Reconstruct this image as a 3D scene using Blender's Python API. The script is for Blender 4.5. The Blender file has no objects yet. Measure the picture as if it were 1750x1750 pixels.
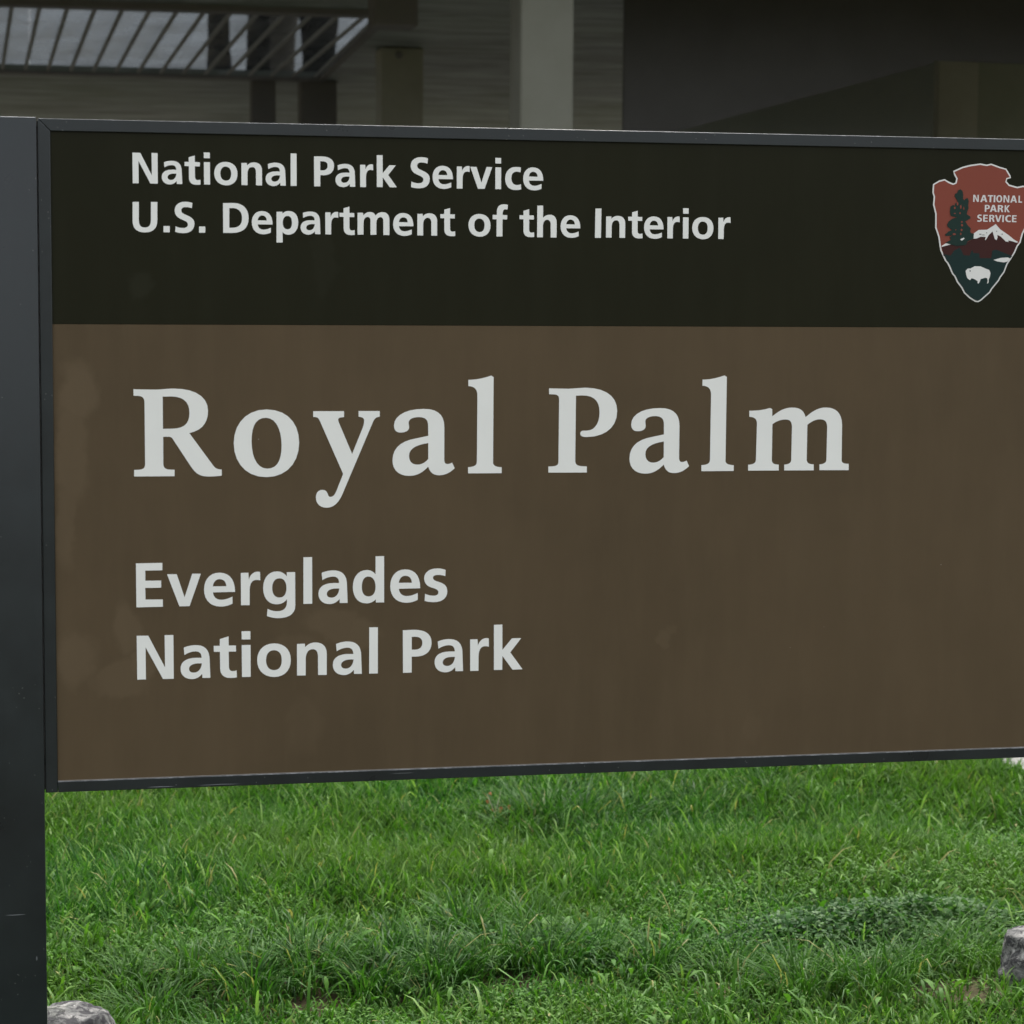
import bpy, bmesh, math, random, json
import numpy as np
from mathutils import Vector, Matrix, noise
from mathutils.geometry import tessellate_polygon

# ---------------------------------------------------------------- camera, world, sun, exposure
sc = bpy.context.scene
col = sc.collection
R = math.radians
EYE = 1.6
cam_d = bpy.data.cameras.new('camera')
cam = bpy.data.objects.new('camera', cam_d); col.objects.link(cam)
cam_d.sensor_width = 36; cam_d.sensor_fit = 'HORIZONTAL'; cam_d.lens = 81.857
cam_d.clip_start = 0.05; cam_d.clip_end = 2000
ax = Vector((0.97925774, -0.20251766, 0.00639381))      # picture right in the world
ay = -Vector((-0.01250246, -0.0918902, -0.99569065))    # picture up
az = -Vector((0.20223247, 0.97495784, -0.09251616))     # towards the viewer
m = Matrix((ax, ay, az)).transposed().to_4x4(); m.translation = (0, 0, EYE)
cam.matrix_world = m
cam_d.dof.use_dof = True; cam_d.dof.focus_distance = 4.6; cam_d.dof.aperture_fstop = 8
sc.camera = cam

SUN_EL, SUN_AZ = 58, 25          # azimuth measured from +Y towards +X
w = bpy.data.worlds.new('World'); sc.world = w; w.use_nodes = True
nt = w.node_tree; nt.nodes.clear()
wo = nt.nodes.new('ShaderNodeOutputWorld'); wb = nt.nodes.new('ShaderNodeBackground')
sk = nt.nodes.new('ShaderNodeTexSky'); sk.sky_type = 'NISHITA'; sk.sun_disc = False
sk.sun_elevation = R(SUN_EL); sk.sun_rotation = R(SUN_AZ)
sk.air_density = 1.0; sk.dust_density = 4.0; sk.ozone_density = 1.0
hs = nt.nodes.new('ShaderNodeHueSaturation'); hs.inputs['Saturation'].default_value = 0.22
nt.links.new(sk.outputs[0], hs.inputs['Color']); nt.links.new(hs.outputs[0], wb.inputs[0])
nt.links.new(wb.outputs[0], wo.inputs[0])
wb.inputs[1].default_value = 0.15
sun_d = bpy.data.lights.new('sun', 'SUN'); sun_d.energy = 1.15; sun_d.angle = R(10); sun_d.color = (1, .96, .9)
sun = bpy.data.objects.new('sun', sun_d); col.objects.link(sun)
sd = Vector((math.sin(R(SUN_AZ)) * math.cos(R(SUN_EL)), math.cos(R(SUN_AZ)) * math.cos(R(SUN_EL)), math.sin(R(SUN_EL))))
sun.rotation_euler = sd.to_track_quat('Z', 'Y').to_euler(); sun.location = (0, 0, 20)
sc.view_settings.view_transform = 'Standard'; sc.view_settings.look = 'None'
sc.view_settings.gamma = 1; sc.view_settings.use_curve_mapping = False
sc.view_settings.exposure = 1.7
rng = np.random.default_rng(7); random.seed(7)

# ---------------------------------------------------------------- helpers
def tag(o, label=None, cat=None, group=None, kind=None):
    for k, v in (('label', label), ('category', cat), ('group', group), ('kind', kind)):
        if v: o[k] = v
    return o
def link(name, me, mat, parent=None):
    o = bpy.data.objects.new(name, me); col.objects.link(o)
    if mat is not None and not me.materials: me.materials.append(mat)
    if parent is not None: o.parent = parent
    return o
def empty(name, loc=(0, 0, 0)):
    o = bpy.data.objects.new(name, None); o.location = loc; col.objects.link(o)
    o.empty_display_size = .1; return o
def mesh(name, vs, fs, smooth=False):
    me = bpy.data.meshes.new(name); me.from_pydata([tuple(v) for v in vs], [], fs); me.update()
    if smooth: me.shade_smooth()
    return me
def box(name, lo, hi, mat, parent=None, bev=0.0, off=(0, 0, 0), seg=2):
    """box between two world corners; off = world location of the parent"""
    bm = bmesh.new(); bmesh.ops.create_cube(bm, size=1)
    c = [(a + b) / 2 - o for a, b, o in zip(lo, hi, off)]; s = [b - a for a, b in zip(lo, hi)]
    for v in bm.verts: v.co = Vector((v.co.x * s[0] + c[0], v.co.y * s[1] + c[1], v.co.z * s[2] + c[2]))
    if bev: bmesh.ops.bevel(bm, geom=bm.edges[:], offset=bev, segments=seg, affect='EDGES', profile=.6)
    me = bpy.data.meshes.new(name); bm.to_mesh(me); bm.free()
    if bev: me.shade_smooth(); me.set_sharp_from_angle(angle=R(35))
    return link(name, me, mat, parent)
def prism(name, groups, yf, yb, mat, parent=None, off=(0, 0, 0)):
    """solid plate: groups of [outline, hole, ...] in the X,Z plane, front at yf, back at yb"""
    vs, fs = [], []
    for loops in groups:
        base = len(vs); flat = [p for l in loops for p in l]; n = len(flat)
        tris = tessellate_polygon([[Vector((p[0], p[1], 0)) for p in l] for l in loops])
        vs += [(p[0] - off[0], yf - off[1], p[1] - off[2]) for p in flat] + [(p[0] - off[0], yb - off[1], p[1] - off[2]) for p in flat]
        for t in tris: fs.append([base + i for i in t]); fs.append([base + n + i for i in reversed(t)])
        k = 0
        for l in loops:
            q = len(l)
            for i in range(q):
                j = (i + 1) % q; fs.append([base + k + i, base + k + j, base + n + k + j, base + n + k + i])
            k += q
    me = mesh(name, vs, fs)
    bm = bmesh.new(); bm.from_mesh(me); bmesh.ops.recalc_face_normals(bm, faces=bm.faces); bm.to_mesh(me); bm.free()
    return link(name, me, mat, parent)

class NT:
    """small helper for node materials"""
    def __init__(s, name):
        s.m = bpy.data.materials.new(name); s.m.use_nodes = True; s.t = s.m.node_tree
        s.b = s.t.nodes['Principled BSDF']; s.out = s.t.nodes['Material Output']
        s.geo = s.t.nodes.new('ShaderNodeNewGeometry')
    def n(s, typ, **kw):
        nd = s.t.nodes.new(typ)
        for k, v in kw.items(): setattr(nd, k, v)
        return nd
    def l(s, a, b): s.t.links.new(a, b)
    def pos(s, scale=(1, 1, 1), loc=(0, 0, 0)):
        mp = s.n('ShaderNodeMapping'); mp.inputs['Scale'].default_value = scale; mp.inputs['Location'].default_value = loc
        s.l(s.geo.outputs['Position'], mp.inputs['Vector']); return mp.outputs[0]
    def noise(s, vec, scale, detail=4, rough=.55, dist=0):
        nd = s.n('ShaderNodeTexNoise'); nd.inputs['Scale'].default_value = scale; nd.inputs['Detail'].default_value = detail
        nd.inputs['Roughness'].default_value = rough; nd.inputs['Distortion'].default_value = dist
        s.l(vec, nd.inputs['Vector']); return nd.outputs[0]
    def ramp(s, fac, stops):
        r = s.n('ShaderNodeValToRGB'); e = r.color_ramp.elements
        while len(e) < len(stops): e.new(.5)
        for el, (p, c) in zip(e, stops):
            el.position = p; el.color = (*c, 1) if len(c) == 3 else c
        s.l(fac, r.inputs[0]); return r.outputs[0]
    def mix(s, fac, a, b, mode='MIX'):
        x = s.n('ShaderNodeMix', data_type='RGBA', blend_type=mode)
        for v, k in ((fac, 0), (a, 6), (b, 7)):
            if hasattr(v, 'links'): s.l(v, x.inputs[k])
            elif k == 0: x.inputs[0].default_value = v
            else: x.inputs[k].default_value = (*v, 1)
        return x.outputs[2]
    def math(s, op, a, b=0.0, clamp=False):
        x = s.n('ShaderNodeMath', operation=op, use_clamp=clamp)
        for v, k in ((a, 0), (b, 1)):
            if hasattr(v, 'links'): s.l(v, x.inputs[k])
            else: x.inputs[k].default_value = v
        return x.outputs[0]
    def bump(s, h, strength=.3, dist=.01):
        b = s.n('ShaderNodeBump'); b.inputs['Strength'].default_value = strength; b.inputs['Distance'].default_value = dist
        s.l(h, b.inputs['Height']); s.l(b.outputs[0], s.b.inputs['Normal'])
    def fin(s, color=None, rough=.5, spec=.5, metal=0):
        if color is not None:
            if hasattr(color, 'links'): s.l(color, s.b.inputs['Base Color'])
            else: s.b.inputs['Base Color'].default_value = (*color, 1)
        if hasattr(rough, 'links'): s.l(rough, s.b.inputs['Roughness'])
        else: s.b.inputs['Roughness'].default_value = rough
        s.b.inputs['Specular IOR Level'].default_value = spec; s.b.inputs['Metallic'].default_value = metal
        return s.m

# ---------------------------------------------------------------- materials
def stain(t, blobs, warp=.035):
    """soft-edged water stains: list of (x, z, rx, rz, strength) on the sign face"""
    s = t.n('ShaderNodeSeparateXYZ'); t.l(t.geo.outputs['Position'], s.inputs[0])
    w1 = t.math('MULTIPLY', t.math('SUBTRACT', t.noise(t.pos(), 16, 3), .5), warp * 2)
    w2 = t.math('MULTIPLY', t.math('SUBTRACT', t.noise(t.pos((1, 1, 1), (5, 5, 5)), 16, 3), .5), warp * 2)
    x = t.math('ADD', s.outputs[0], w1); z = t.math('ADD', s.outputs[2], w2); tot = None
    for (cx, cz, rx, rz, k) in blobs:
        dx = t.math('DIVIDE', t.math('SUBTRACT', x, cx), rx); dz = t.math('DIVIDE', t.math('SUBTRACT', z, cz), rz)
        d = t.math('SQRT', t.math('ADD', t.math('MULTIPLY', dx, dx), t.math('MULTIPLY', dz, dz)))
        f = t.n('ShaderNodeMapRange', interpolation_type='SMOOTHSTEP'); t.l(d, f.inputs[0])
        f.inputs[1].default_value = 1.25; f.inputs[2].default_value = .7; f.inputs[3].default_value = 0; f.inputs[4].default_value = k
        tot = f.outputs[0] if tot is None else t.math('MAXIMUM', tot, f.outputs[0])
    return tot
def mat_metal():
    t = NT('bronze_frame_paint')
    a = t.noise(t.pos(), 9, 6, .6); b = t.noise(t.pos((40, 40, 4)), 1.5, 3)
    c = t.ramp(a, [(.3, (.0090, .0125, .0135)), (.7, (.015, .021, .022))])
    c = t.mix(t.math('MULTIPLY', b, .25), c, (.022, .025, .027))
    sp = t.n('ShaderNodeTexVoronoi'); sp.inputs['Scale'].default_value = 95; t.l(t.pos(), sp.inputs['Vector'])
    big = t.noise(t.pos(), 14, 2)
    fl = t.math('MULTIPLY', t.math('LESS_THAN', sp.outputs['Distance'], .085), t.math('GREATER_THAN', big, .56))
    c = t.mix(t.math('MULTIPLY', fl, .6), c, (.22, .22, .21))
    # paler, uneven colour along the upward edges, and a few scratches
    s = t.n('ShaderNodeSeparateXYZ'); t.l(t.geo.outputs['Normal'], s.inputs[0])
    pale_edge = t.math('MULTIPLY', t.ramp(s.outputs[2], [(.25, (0,) * 3), (.7, (1,) * 3)]), t.ramp(t.noise(t.pos(), 70, 3, .7), [(.45, (.25,) * 3), (.66, (1,) * 3)]))
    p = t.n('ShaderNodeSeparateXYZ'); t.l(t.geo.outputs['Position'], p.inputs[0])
    c = t.mix(pale_edge, c, (.30, .31, .32))
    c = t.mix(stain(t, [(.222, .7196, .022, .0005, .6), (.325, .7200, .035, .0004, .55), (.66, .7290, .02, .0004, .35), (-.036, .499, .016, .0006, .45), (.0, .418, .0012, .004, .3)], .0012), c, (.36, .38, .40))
    r = t.ramp(a, [(.25, (.26,) * 3), (.75, (.36,) * 3)])
    return t.fin(c, r, .36)
def mat_panel(name, base, blobs, rough=.45, spec=.10):
    t = NT(name)
    a = t.noise(t.pos(), 3.2, 5, .6); b = t.noise(t.pos((1, 1, .16)), 24, 5, .65)
    lo = tuple(v * .91 for v in base); hi = (base[0] * 1.09, base[1] * 1.075, base[2] * 1.07)
    c = t.ramp(a, [(.3, lo), (.7, hi)])
    c = t.mix(t.math('MULTIPLY', t.math('SUBTRACT', b, .42, True), .9), c, tuple(v * 1.25 + .004 for v in base))
    if blobs: c = t.mix(stain(t, blobs), c, tuple(v * 1.5 + .010 for v in base))
    sp = t.n('ShaderNodeTexVoronoi'); sp.inputs['Scale'].default_value = 30; t.l(t.pos(), sp.inputs['Vector'])
    sel = t.n('ShaderNodeSeparateColor'); t.l(sp.outputs['Color'], sel.inputs[0])
    fl = t.math('MULTIPLY', t.math('LESS_THAN', sp.outputs['Distance'], .035), t.math('GREATER_THAN', sel.outputs[0], .90))
    c = t.mix(t.math('MULTIPLY', fl, .5), c, (.35, .34, .32))
    r = t.ramp(a, [(.2, (rough - .05,) * 3), (.8, (rough + .08,) * 3)])
    return t.fin(c, r, spec)
def mat_film(name, c0, rough=.45):
    t = NT(name); a = t.noise(t.pos(), 12, 4)
    return t.fin(t.ramp(a, [(.3, tuple(v * .96 for v in c0)), (.7, c0)]), rough, .15)
M = {}
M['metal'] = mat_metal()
M['brown'] = mat_panel('brown_panel_film', (.0845, .0612, .0345),
    [(.085, 1.425, .036, .05, .42), (.07, 1.33, .030, .10, .35), (.062, 1.20, .020, .08, .3), (.165, 1.0, .028, .05, .35), (.19, .93, .022, .03, .4),
     (.155, .915, .05, .03, .3), (.075, .95, .035, .05, .35), (.585, .985, .035, .028, .35), (.53, 1.01, .05, .03, .3), (.45, .97, .035, .02, .2),
     (1.16, .965, .012, .02, .25), (1.33, .79, .02, .03, .14), (.48, .82, .03, .05, .12)])
M['dark'] = mat_panel('dark_header_film', (.0112, .0115, .0042), [(.19, 1.62, .02, .03, .3), (.52, 1.66, .02, .06, .18)])
M['white'] = mat_film('white_letter_film', (.765, .775, .735))
M['lit_ledge'] = mat_film('lit_worn_ledge', (.24, .22, .19))  # pale colour holds the light on a worn ledge
M['e_white'] = mat_film('emblem_white', (.70, .70, .67))
M['e_red'] = mat_film('emblem_red_brown', (.215, .055, .036))
M['e_maroon'] = mat_film('emblem_maroon', (.045, .014, .012))
M['e_green'] = mat_film('emblem_dark_green', (.009, .026, .024))
M['e_tree'] = mat_film('emblem_tree_green', (.011, .030, .024))
M['e_text'] = mat_film('emblem_lettering', (.64, .63, .61))

def mat_leaf(name, ramp, dry=(.27, .245, .095), trans=.35, rough=.55, yel=(.075, .148, .014), patch=.9):
    t = NT(name)
    at = t.n('ShaderNodeAttribute', attribute_name='tint'); dr = t.n('ShaderNodeAttribute', attribute_name='dry')
    c = t.ramp(at.outputs['Fac'], ramp)
    p = t.noise(t.pos((1, 1, .2)), patch, 3, .6)
    c = t.mix(t.ramp(p, [(.40, (0,) * 3), (.64, (.6,) * 3)]), c, yel)
    c = t.mix(dr.outputs['Fac'], c, dry)
    t.fin(c, rough, .16)
    tr = t.n('ShaderNodeBsdfTranslucent'); t.l(t.mix(1.0, c, (1.0, 1.15, .6), 'MULTIPLY'), tr.inputs[0])
    mx = t.n('ShaderNodeMixShader'); mx.inputs[0].default_value = trans
    t.l(t.b.outputs[0], mx.inputs[1]); t.l(tr.outputs[0], mx.inputs[2]); t.l(mx.outputs[0], t.out.inputs[0])
    return t.m
M['grass'] = mat_leaf('grass_blades', [(0, (.011, .055, .007)), (.45, (.033, .118, .011)), (.8, (.078, .190, .026)), (1, (.19, .31, .08))])
M['tuft'] = mat_leaf('tuft_blades', [(0, (.011, .047, .006)), (.5, (.025, .088, .010)), (1, (.075, .165, .032))], yel=(.05, .125, .012))
M['cover'] = mat_leaf('ground_cover_leaves', [(0, (.018, .080, .008)), (.5, (.045, .145, .014)), (1, (.10, .215, .035))], rough=.6)
M['mat'] = mat_leaf('round_leaf_creeper', [(0, (.018, .066, .014)), (.6, (.045, .105, .028)), (1, (.14, .22, .10))], yel=(.05, .12, .02))
def mat_soil():
    t = NT('lawn_soil'); a = t.noise(t.pos(), 1.3, 6, .6); b = t.noise(t.pos(), 60, 6, .7)
    c = t.ramp(b, [(.3, (.022, .017, .010)), (.7, (.085, .062, .036))])
    c = t.mix(t.ramp(a, [(.4, (.0,) * 3), (.7, (.5,) * 3)]), c, (.024, .050, .010))
    t.bump(b, .6, .01); return t.fin(c, .95, .1)
M['soil'] = mat_soil()
def mat_rock():
    t = NT('weathered_limestone'); a = t.noise(t.pos(), 22, 8, .7, .4); b = t.noise(t.pos((1, 1, 1.6), (3, 1, 2)), 38, 8, .72, .8); g = t.noise(t.pos(), 9, 3)
    c = t.ramp(a, [(.38, (.05, .05, .05)), (.48, (.12, .12, .115)), (.58, (.20, .195, .185)), (.68, (.42, .41, .38))])
    c = t.mix(t.ramp(b, [(.49, (0,) * 3), (.54, (.92,) * 3)]), c, (.035, .034, .036))
    c = t.mix(t.ramp(g, [(.55, (0,) * 3), (.7, (.25,) * 3)]), c, (.09, .11, .06))
    t.bump(t.math('ADD', a, b), .8, .012); return t.fin(c, .92, .15)
M['rock'] = mat_rock()
def mat_concrete(name, c0, c1, sc_=8):
    t = NT(name); a = t.noise(t.pos(), sc_, 8, .65); b = t.noise(t.pos(), 120, 4, .7)
    c = t.mix(.35, t.ramp(a, [(.3, c0), (.7, c1)]), t.ramp(b, [(.35, c0), (.65, c1)]))
    t.bump(b, .3, .004); return t.fin(c, .85, .2)
M['concrete'] = mat_concrete('pale_concrete', (.13, .128, .12), (.24, .235, .22))
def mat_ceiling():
    t = NT('soffit_reflection_streaks')  # streaks and tinted patches imitate a wavy reflection, put into the colour
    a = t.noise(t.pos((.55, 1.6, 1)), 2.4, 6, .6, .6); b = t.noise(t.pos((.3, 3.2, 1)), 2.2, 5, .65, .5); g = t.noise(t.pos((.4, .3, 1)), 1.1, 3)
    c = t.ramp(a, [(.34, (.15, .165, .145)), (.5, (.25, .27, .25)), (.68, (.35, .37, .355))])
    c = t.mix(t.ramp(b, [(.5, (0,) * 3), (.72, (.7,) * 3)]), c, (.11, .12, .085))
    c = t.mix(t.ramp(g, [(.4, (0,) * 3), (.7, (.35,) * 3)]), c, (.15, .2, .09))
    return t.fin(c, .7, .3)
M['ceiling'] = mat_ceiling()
M['column'] = mat_concrete('painted_column', (.125, .125, .098), (.155, .155, .128), 5)
M['dim_column'] = mat_concrete('olive_painted_column', (.29, .285, .225), (.35, .345, .28), 5)
M['dark_wood'] = mat_concrete('dark_stained_wall', (.062, .060, .057), (.085, .083, .08), 3)
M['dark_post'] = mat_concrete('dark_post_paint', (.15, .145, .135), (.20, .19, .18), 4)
M['back_wall'] = mat_concrete('olive_wall_render', (.22, .235, .18), (.27, .28, .22), 4)
M['dim_wall'] = mat_concrete('dark_olive_wall', (.15, .165, .15), (.19, .20, .18), 4)
M['slat'] = mat_concrete('grey_slat_paint', (.24, .24, .22), (.33, .33, .30), 10)
def mat_glass():
    t = NT('dusty_skylight_glass'); tr = t.n('ShaderNodeBsdfTransparent'); tr.inputs[0].default_value = (.27, .285, .30, 1)
    a = t.noise(t.pos((1, .5, 1)), 3, 5); t.fin((.3, .3, .28), .3, .5)
    mx = t.n('ShaderNodeMixShader'); t.l(t.ramp(a, [(.3, (.06,) * 3), (.75, (.34,) * 3)]), mx.inputs[0])
    t.l(tr.outputs[0], mx.inputs[1]); t.l(t.b.outputs[0], mx.inputs[2]); t.l(mx.outputs[0], t.out.inputs[0]); return t.m
M['glass'] = mat_glass()
M['bark'] = mat_concrete('dark_palm_bark', (.040, .038, .034), (.075, .07, .062), 5)
M['tan_bark'] = mat_concrete('tan_palm_bark', (.38, .32, .25), (.52, .45, .36), 5)
M['frond'] = mat_concrete('palm_frond', (.03, .08, .02), (.06, .12, .03), 6)
M['dead_leaf'] = mat_film('dead_orange_leaf', (.42, .16, .07), .7)
M['twig'] = mat_film('pale_twig', (.42, .38, .30), .8)

# ---------------------------------------------------------------- ground
def vnoise(x, y, s, seed=0):
    x = np.asarray(x) / s; y = np.asarray(y) / s
    xi = np.floor(x).astype(np.int64); yi = np.floor(y).astype(np.int64); fx = x - xi; fy = y - yi
    fx = fx * fx * (3 - 2 * fx); fy = fy * fy * (3 - 2 * fy)
    def h(a, b):
        n = (a * 374761393 + b * 668265263 + seed * 1274126177) & 0x7fffffff
        n = ((n ^ (n >> 13)) * 1274126177) & 0x7fffffff
        return ((n ^ (n >> 16)) & 0xffff) / 65535.0
    return (h(xi, yi) * (1 - fx) + h(xi + 1, yi) * fx) * (1 - fy) + (h(xi, yi + 1) * (1 - fx) + h(xi + 1, yi + 1) * fx) * fy
def gh(x, y):
    near = np.clip(1 - np.maximum(np.abs(np.asarray(y) - 6) - 3, 0) / 2, 0, 1)
    return near * (.06 * (vnoise(x, y, .55, 1) - .5) + .035 * (vnoise(x, y, .2, 2) - .5))
def build_ground():
    xs = np.concatenate([[-900, -200, -40, -12], np.arange(-5, 8.01, .06), [14, 40, 200, 900]])
    ys = np.concatenate([[-900, -200, -30, -5, 0, 2], np.arange(3, 11.01, .06), [14, 20, 40, 90, 300, 900]])
    X, Y = np.meshgrid(xs, ys); Z = gh(X, Y)
    vs = np.stack([X.ravel(), Y.ravel(), Z.ravel()], 1); nx = len(xs)
    fs = [(j * nx + i, j * nx + i + 1, (j + 1) * nx + i + 1, (j + 1) * nx + i) for j in range(len(ys) - 1) for i in range(nx - 1)]
    o = link('ground', mesh('ground', vs, fs, True), M['soil']); tag(o, kind='structure')
build_ground()

def blades(name, px, py, L, W, lean, mat, dry=None, tint=None, z0=None, az=None, droop=.5, kind_leaf=False):
    """many bent blades as one mesh; all arguments are arrays of one value per blade"""
    n = len(px); a = rng.uniform(0, 2 * np.pi, n) if az is None else az
    d = np.stack([np.cos(a), np.sin(a)], 1); f = a + np.pi / 2 + rng.normal(0, .5, n); s = np.stack([np.cos(f), np.sin(f)], 1)
    z = gh(px, py) if z0 is None else z0
    ts = np.array([0, .38, .72, 1.0]); ws = np.array([.75, 1.0, .72, 0.0]) if not kind_leaf else np.array([.25, 1.0, .85, 0.0])
    V = np.zeros((n, 7, 3)); k = 0
    cx = np.zeros(n); cz = np.zeros(n); ang = lean.copy(); pt = 0
    for i, (t, w_) in enumerate(zip(ts, ws)):
        seg = (t - pt) * L; cx = cx + np.sin(ang) * seg; cz = cz + np.cos(ang) * seg; ang = ang + droop * (.55 + .9 * lean) * (1 if i else 0) * .8; pt = t
        bx = px + d[:, 0] * cx; by = py + d[:, 1] * cx; bz = z + cz
        if i < 3:
            for sg in (-1, 1):
                V[:, k, 0] = bx + s[:, 0] * W * w_ * .5 * sg; V[:, k, 1] = by + s[:, 1] * W * w_ * .5 * sg; V[:, k, 2] = bz; k += 1
        else: V[:, k, 0] = bx; V[:, k, 1] = by; V[:, k, 2] = bz
    base = (np.arange(n) * 7)[:, None]
    q1 = base + np.array([0, 1, 3, 2]); q2 = base + np.array([2, 3, 5, 4]); t1 = base + np.array([4, 5, 6])
    loops = np.concatenate([q1, q2, t1], 1).ravel()
    tot = np.tile([4, 4, 3], n); start = np.concatenate([[0], np.cumsum(tot)[:-1]])
    me = bpy.data.meshes.new(name); me.vertices.add(n * 7); me.vertices.foreach_set('co', V.ravel().astype(np.float32))
    me.loops.add(len(loops)); me.loops.foreach_set('vertex_index', loops.astype(np.int32))
    me.polygons.add(n * 3); me.polygons.foreach_set('loop_start', start.astype(np.int32))
    me.update(calc_edges=True); me.shade_smooth()
    tn = rng.uniform(0, 1, n) if tint is None else tint; dy = np.zeros(n) if dry is None else dry
    for nm, arr in (('tint', tn), ('dry', dy)):
        at = me.attributes.new(nm, 'FLOAT', 'POINT'); at.data.foreach_set('value', np.repeat(arr, 7).astype(np.float32))
    return link(name, me, mat)

PATH_X = 3.19
def scatter(n, x0, x1, y0, y1):
    x = rng.uniform(x0, x1, n); y = rng.uniform(y0, y1, n)
    return x, y
def keep_off(x, y):
    ok = ~((x > PATH_X - .03 + .04 * (vnoise(x, y, .1, 9) - .5)) & (y > 6.93) & (x < 5.03))
    for (cx, cy, r) in ROCK_DISCS: ok &= ((x - cx) ** 2 + (y - cy) ** 2) > r * r
    for (cx, cy, r) in BARE: ok &= (((x - cx) / 1.4) ** 2 + (y - cy) ** 2 > r * r) | (rng.uniform(0, 1, len(x)) < .22)
    ok &= ~((np.abs(x + .046) < .068) & (np.abs(y - 4.2) < .06))
    return ok
ROCK_DISCS = [(.05, 4.78, .10), (2.33, 4.98, .115)]
BARE = [(2.10, 4.93, .10), (1.55, 5.12, .06), (.62, 5.16, .05), (1.1, 5.2, .05)]
def gap(x, y):
    # hollows where the turf is thin and the dark thatch shows between the tufts
    g = .75 * np.exp(-((x - .75) / .5) ** 4 - ((y - 5.22) / .13) ** 2) + .7 * np.exp(-((x - 2.12) / .28) ** 4 - ((y - 5.24) / .09) ** 2) + .5 * np.exp(-((x - 1.5) / .3) ** 4 - ((y - 5.15) / .09) ** 2)
    return g * np.clip(.3 + 1.4 * vnoise(x, y, .09, 31), 0, 1)
def build_lawn():
    # the part of the lawn behind the sign, thick; it thins out sideways
    x, y = scatter(300000, -.45, 3.6, 4.45, 7.95)
    far = (y - 4.35) / 3.75
    ok = keep_off(x, y) & (vnoise(x, y, .10, 3) * .6 + vnoise(x, y, .6, 4) * .6 > .12)
    ok &= ~(gap(x, y) > rng.uniform(0, 1, len(x)))
    x, y = x[ok], y[ok]; n = len(x)
    turf = vnoise(x, y, .7, 5) + .6 * np.clip((y - 5.3) / .9, 0, 1) - .45 * np.clip((x - 1.0) / .8, 0, 1)   # upright turf, chiefly back left
    up = np.clip((turf - .45) * 3, 0, 1)
    L = rng.lognormal(0, .28, n) * (.034 + .032 * up); W = rng.uniform(.0028, .0074, n)
    lean = np.abs(rng.normal(0, 1, n)) * (.55 - .32 * up) + .1
    dry = (rng.uniform(0, 1, n) < .018) * rng.uniform(.4, 1, n)
    tint = np.clip(rng.normal(.47, .32, n), 0, 1)
    o = blades('lawn_grass', x, y, L, W, lean, M['grass'], dry, tint, droop=.55); tag(o, 'fresh green lawn grass growing behind and below the sign', 'grass', kind='stuff')
    # the rest of the lawn
    x1, y1 = scatter(45000, -4.5, 7.5, 2.6, 10.6)
    ok = keep_off(x1, y1) & ~((x1 > -.45) & (x1 < 3.6) & (y1 > 4.45) & (y1 < 7.95)); x1, y1 = x1[ok], y1[ok]; n = len(x1)
    o = blades('outer_lawn_grass', x1, y1, rng.uniform(.04, .08, n), rng.uniform(.006, .012, n), np.abs(rng.normal(0, .4, n)) + .1, M['grass'])
    tag(o, 'coarser lawn grass around the sign out to the building', 'grass', kind='stuff')
    # long coarse tufts
    P = []
    fixed = [(1.52, 6.75, .20, 150), (1.62, 6.7, .2, 130), (1.42, 6.6, .16, 90), (1.78, 6.75, .14, 80), (2.0, 6.8, .15, 80), (2.25, 6.9, .14, 70), (1.9, 6.5, .12, 60), (1.66, 6.5, .13, 60),
             (.25, 5.12, .13, 90), (.35, 5.3, .13, 80), (.48, 5.22, .14, 90), (.62, 5.3, .14, 90), (.75, 5.22, .13, 80), (.92, 5.28, .14, 90), (1.08, 5.35, .15, 90), (1.2, 5.3, .15, 90), (1.33, 5.38, .14, 80), (.18, 5.3, .10, 60),
             (1.45, 5.3, .13, 70), (1.6, 5.15, .14, 70), (1.75, 5.05, .15, 80), (1.9, 5.0, .16, 80), (2.04, 5.12, .15, 70), (2.2, 5.15, .12, 60), (1.05, 5.6, .12, 70), (1.22, 5.62, .13, 70), (.85, 5.5, .1, 50)]
    fixed = [(a, b, h * 1.12, int(k * 1.9)) for a, b, h, k in fixed] + [(random.uniform(.15, 1.4), random.gauss(5.32, .07), random.uniform(.09, .14), 60) for _ in range(16)] + [(random.uniform(1.3, 2.5), random.gauss(6.8, .16), random.uniform(.10, .17), 80) for _ in range(18)] + [(random.uniform(1.4, 2.3), random.gauss(5.2, .08), random.uniform(.09, .15), 60) for _ in range(10)]
    for k in range(220):
        a_, b_ = random.uniform(-.2, 3.3), random.uniform(4.7, 7.8)
        if b_ > 5.9 and a_ < 1.2 and random.random() < .6: continue
        fixed.append((a_, b_, random.uniform(.07, .12), random.randint(10, 30)))
    ax_, ay_, al, aw, le, az_ = [], [], [], [], [], []
    for (cx, cy, h, k) in fixed:
        r = rng.uniform(0, 1, k) ** .7 * h * .55; t = rng.uniform(0, 2 * np.pi, k)
        ax_.append(cx + r * np.cos(t)); ay_.append(cy + r * np.sin(t)); az_.append(t + rng.normal(0, .5, k))
        al.append(rng.uniform(.45, 1.15, k) * h); aw.append(rng.uniform(.0022, .0056, k)); le.append(rng.uniform(.1, .75, k))
    cat = np.concatenate; x, y = cat(ax_), cat(ay_); ok = keep_off(x, y)
    n = int(ok.sum())
    o = blades('coarse_grass_tufts', x[ok], y[ok], cat(al)[ok], cat(aw)[ok], cat(le)[ok], M['tuft'], (rng.uniform(0, 1, n) < .02) * .8, None, az=cat(az_)[ok], droop=.75)
    tag(o, 'long darker blue green arching grass tufts in the lawn', 'grass', kind='stuff')
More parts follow.
